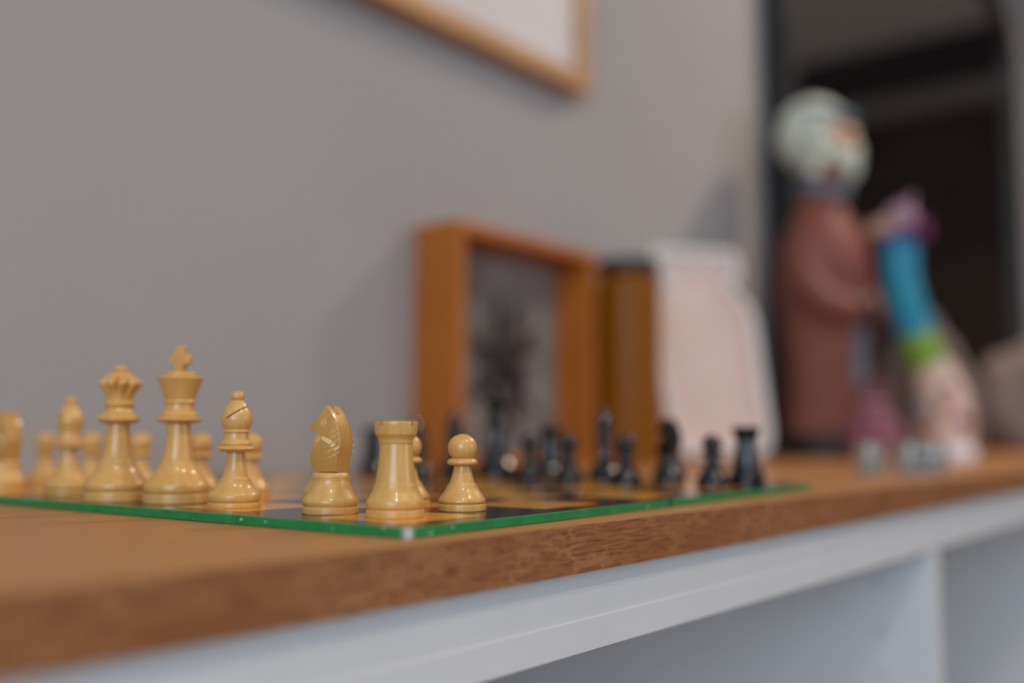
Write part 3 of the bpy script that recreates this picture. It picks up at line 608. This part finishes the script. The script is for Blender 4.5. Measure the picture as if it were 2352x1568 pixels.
for v in mesh_h.data.vertices:
    p = v.co; w_ = 0.0035 * math.sin(p.x * 190) * math.sin(p.z * 170 + p.y * 120); v.co += (Vector(p) - Vector((0, 0.012, 0.545))).normalized() * w_
for s_ in (-1, 1):   # side curls framing the face
    cb = bmesh.new()
    for i, (yy, zz, r_) in enumerate(((-0.026, 0.548, 0.020), (-0.030, 0.522, 0.021), (-0.026, 0.496, 0.020), (-0.018, 0.474, 0.016))):
        ball(cb, (s_ * (0.050 + 0.004 * (i % 2)), yy, zz), r_, 0.85, 0.9, 0.9, 2)
    mesh_obj('side_curl', cb, M_HAIR, st, 60)
bd = bmesh.new()
for (x_, y_, z_, r_) in ((0, -0.056, 0.490, 0.020), (-0.018, -0.048, 0.496, 0.018), (0.018, -0.048, 0.496, 0.018), (0, -0.060, 0.474, 0.014), (-0.030, -0.038, 0.508, 0.015), (0.030, -0.038, 0.508, 0.015)):
    ball(bd, (x_, y_, z_), r_, 1, 0.9, 1.05, 2)
mesh_obj('beard', bd, M_HAIR, st, 60)
mesh_obj('headband', tube([(0.054 * math.cos(a), 0.005 + 0.058 * math.sin(a), 0.572 + 0.004 * math.sin(a)) for a in [R(180 + 180 * i / 20) for i in range(21)]], [0.008] * 21, 10), M_BLUE, st, 60)

# ------------------------------------------------------------------ long-necked painted figurine
M_TURQ = plain('turquoise_paint', lin(0, 146, 176), lin(0, 128, 160), 40, 0.4); M_LIME = plain('lime_paint', lin(132, 172, 50), lin(116, 154, 42), 40, 0.45)
M_LILAC = plain('lilac_paint', lin(178, 138, 158), lin(160, 120, 146), 40, 0.5); M_CREAM = plain('cream_pink_paint', lin(224, 196, 182), lin(214, 182, 168), 40, 0.5)
M_PLUM = plain('plum_paint', lin(146, 62, 110), lin(126, 50, 96), 40, 0.5); M_BEIGE = plain('beige_snout', lin(176, 140, 122), None, 40, 0.5); M_COB = plain('cobalt_paint', lin(40, 84, 160), None, 40, 0.45)
M_SNOW = plain('white_foot', lin(232, 226, 236), lin(224, 218, 228), 40, 0.5)
fg = thing('painted_figurine', 'long-necked painted animal figurine with lilac head, turquoise neck and lime band', 'figurine', (1.306, 0.197, 0), YAW - R(90)); fg.scale = (1.0, 1.0, 0.94)
# local x runs sideways, +x away from the snout
mesh_obj('foot', lathe([[(0, 0), (0.046, 0)], [(0.046, 0), (0.048, 0.004), (0.046, 0.014), (0.040, 0.024)], [(0.040, 0.024), (0, 0.026)]], 36), M_SNOW, fg, 50)
mesh_obj('body', tube(cr([(0.0, 0, 0.022), (0.004, 0, 0.05), (0.004, 0, 0.09), (-0.004, 0, 0.125), (-0.016, 0, 0.15)], 5), [c[0] for c in cr([(0.040,), (0.040,), (0.037,), (0.031,), (0.0255,)], 5)], 28), M_CREAM, fg, 60)
mesh_obj('lime_band', tube(cr([(-0.0145, 0, 0.147), (-0.0215, 0, 0.165), (-0.028, 0, 0.184), (-0.033, 0, 0.200)], 4), [c[0] for c in cr([(0.0262,), (0.0262,), (0.0258,), (0.0252,)], 4)], 28), M_LIME, fg, 60)
nk = cr([(-0.032, 0, 0.197), (-0.043, 0, 0.235), (-0.051, 0, 0.275), (-0.054, 0, 0.318), (-0.052, 0, 0.335)], 5)
neck = mesh_obj('neck', tube(nk, [0.0262 + 0.0006 * math.sin(i * 2.4) for i in range(len(nk))], 28), M_TURQ, fg, 60)
for i in range(26):
    c = Vector(nk[rnd.randrange(2, len(nk) - 2)]); a = rnd.uniform(0, 2 * math.pi)
    mesh_obj('paint_dot', ball(bmesh.new(), c + Vector((math.cos(a), math.sin(a), 0)) * 0.0262, 0.0022, sub=1), M_BEIGE, neck, 60)
mesh_obj('cobalt_collar', tube([(-0.053, 0, 0.330), (-0.051, 0, 0.346)], [0.0264, 0.0245], 28), M_COB, fg, 60)
mesh_obj('plum_nape', tube([(-0.050, 0, 0.343), (-0.045, 0, 0.362), (-0.045, 0, 0.374)], [0.0248, 0.024, 0.020], 24), M_PLUM, fg, 60)
hb = ball(bmesh.new(), (-0.050, 0, 0.378), 0.0235, 1.05, 0.95, 1.0, 3); head = mesh_obj('head', hb, M_LILAC, fg, 60)
mesh_obj('snout', tube(cr([(-0.058, 0, 0.370), (-0.078, 0, 0.363), (-0.096, 0, 0.360), (-0.102, 0, 0.361)], 3), [c[0] for c in cr([(0.018,), (0.0165,), (0.013,), (0.006,)], 3)], 20), M_BEIGE, head, 60)
for s_ in (-1, 1):
    mesh_obj('ear', tube([(-0.044, s_ * 0.012, 0.394), (-0.040, s_ * 0.018, 0.406), (-0.038, s_ * 0.020, 0.414)], [0.006, 0.006, 0.002], 10, flat=0.5), M_LILAC, head, 60)
    mesh_obj('eye', ball(bmesh.new(), (-0.062, s_ * 0.0195, 0.382), 0.0035, sub=2), M_BASEBLK, head, 60)
for (ax, az, mt, rr_) in ((-70, 0.060, M_PLUM, 0.012), (-110, 0.085, M_ORG, 0.011), (-135, 0.050, M_ORG, 0.013), (-95, 0.115, M_BEIGE, 0.010), (-160, 0.075, M_BLUE, 0.010)):
    a = R(ax); q = 0.0375 if az < 0.1 else 0.0325
    mesh_obj('painted_flower', ball(bmesh.new(), (0.003 + q * math.cos(a), q * math.sin(a), az), rr_, 1, 1, 1, 2), mt, fg, 60)
    ob = fg.children[-1]
    nrm = Vector((math.cos(a), math.sin(a), 0)); c = Vector((0.003 + q * math.cos(a), q * math.sin(a), az))
    for v in ob.data.vertices: d = (v.co - c).dot(nrm); v.co -= nrm * d * 0.8

# ------------------------------------------------------------------ mauve cloth pouch
M_MAUVE = plain('mauve_cloth', lin(126, 70, 90), lin(150, 98, 110), 34, 0.9); M_PINKC = plain('pink_ribbon', lin(206, 150, 156), None, 30, 0.7)
po = thing('cloth_pouch', 'small mauve cloth pouch tied with pink ribbon, beside the painted figurine', 'pouch', (1.205, 0.262, 0))
mesh_obj('bag', lathe([[(0, 0), (0.030, 0)], [(0.030, 0), (0.038, 0.012), (0.038, 0.035), (0.028, 0.062), (0.014, 0.080), (0.016, 0.092), (0.024, 0.108)], [(0.024, 0.108), (0, 0.100)]], 48, 1, lambda r_, z, a: r_ * (1 + 0.08 * math.sin(9 * a) * min(1, z / 0.05))), M_MAUVE, po, 60)
mesh_obj('ribbon', tube([(0.0165 * math.cos(a), 0.0165 * math.sin(a), 0.081) for a in [2 * math.pi * i / 24 for i in range(25)]], [0.0032] * 25, 8), M_PINKC, po, 60)

# ------------------------------------------------------------------ small glass candle holders
M_CLEAR = NT('clear_blue_glass').set(Base_Color=(0.70, 0.86, 0.94, 1), Roughness=0.02, Transmission_Weight=0.95, IOR=1.48).m
M_WAX = plain('white_wax', lin(214, 214, 216), None, 20, 0.5)
def glass_cup():
    t = thing('glass_candle_holder', '', 'candle holder', group='small glass candle holders')
    mesh_obj('glass', lathe([[(0, 0), (0.0105, 0)], [(0.0105, 0), (0.0125, 0.002), (0.0135, 0.012), (0.0128, 0.024), (0.0122, 0.029)], [(0.0122, 0.029), (0.0108, 0.029)], [(0.0108, 0.029), (0.0114, 0.014), (0.0105, 0.005)], [(0.0105, 0.005), (0, 0.0045)]], 40), M_CLEAR, t, 40)
    return t
gc = glass_cup()
for i, (x, y, lb) in enumerate(((0.690, 0.090, 'small clear glass candle holder standing alone beside the pair'), (0.716, 0.062, 'small clear glass candle holder, middle one of three in a row'), (0.748, 0.050, 'small clear glass candle holder at the row end nearest the worktop edge'))):
    o = gc if i == 0 else copy_tree(gc); o.location = (x, y, 0); o['label'] = lb

# ------------------------------------------------------------------ grey cloth bundles near the mirror
M_GREYC = plain('grey_brown_cloth', lin(124, 110, 106), lin(104, 92, 90), 16, 0.95); M_GREYB = plain('blue_grey_cloth', lin(112, 110, 120), lin(96, 92, 102), 16, 0.95)
def bundle(name, label, loc, rx, ry, h, mat, seed, rz=0):
    rn = random.Random(seed); ph = [rn.uniform(0, 6.28) for _ in range(6)]
    t = thing(name, label, 'cloth bundle', loc, rz)
    def fn(r_, z, a): return r_ * (1 + 0.07 * math.sin(5 * a + ph[0] + z * 22) + 0.05 * math.sin(9 * a + ph[1] - z * 30))
    bm = lathe([[(0, 0), (0.8, 0)], [(0.8, 0), (0.98, 0.06 * h), (1.0, 0.3 * h), (0.9, 0.6 * h), (0.62, 0.86 * h), (0.3, 0.97 * h), (0, h)]], 56, 1, fn)
    for v in bm.verts: v.co.x *= rx; v.co.y *= ry; v.co.z += 0.012 * math.sin(v.co.x * 40 + ph[2]) * (v.co.z / h) ** 1
    mesh_obj('cloth', bm, mat, t, 60)
    return t
b1 = bundle('cloth_bundle', 'grey-brown cloth bundle behind the painted figurine', (1.70, 0.33, 0), 0.115, 0.085, 0.225, M_GREYC, 4, R(10))
b2 = bundle('cloth_bundle', 'wide grey-brown cloth bundle with a dark slot near the worktop end', (2.23, 0.25, 0), 0.19, 0.12, 0.235, M_GREYC, 9, R(-12))
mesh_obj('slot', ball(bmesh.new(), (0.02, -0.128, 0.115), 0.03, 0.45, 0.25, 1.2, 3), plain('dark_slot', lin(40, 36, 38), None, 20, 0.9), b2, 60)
b3 = bundle('cloth_bundle', 'rolled blue-grey cloth lying behind the wide cloth bundle', (2.12, 0.435, 0), 0.10, 0.018, 0.32, M_GREYB, 12)

# ------------------------------------------------------------------ ceiling lamps
M_LAMPRIM = plain('white_lamp_rim', (0.8, 0.8, 0.8, 1), None, 10, 0.5)
def downlight(x, y, power, color, size, label):
    t = thing('ceiling_downlight', label, 'ceiling light', (x, y, CEIL_Z), group='round ceiling downlights')
    mesh_obj('rim', lathe([[(0, -0.012), (size * 1.15, -0.012)], [(size * 1.15, -0.012), (size * 1.25, -0.006), (size * 1.25, 0)], [(size * 1.25, 0), (0, 0)]], 32), M_LAMPRIM, t, 40)
    l = bpy.data.lights.new('bulb', 'AREA'); l.shape = 'DISK'; l.size = size * 2; l.energy = power; l.color = color
    o = bpy.data.objects.new('bulb', l); COL.objects.link(o); o.parent = t; o.location = (0, 0, -0.016)
    return t
downlight(2.25, -0.35, 34, (1.0, 0.79, 0.61), 0.14, 'large warm ceiling downlight above the worktop, in front of the mirror')
downlight(0.30, -1.10, 11, (1.0, 0.86, 0.70), 0.03, 'small warm ceiling downlight in front of the chessboard')
downlight(-0.75, -0.90, 11, (1.0, 0.86, 0.70), 0.03, 'small warm ceiling downlight near the end window')
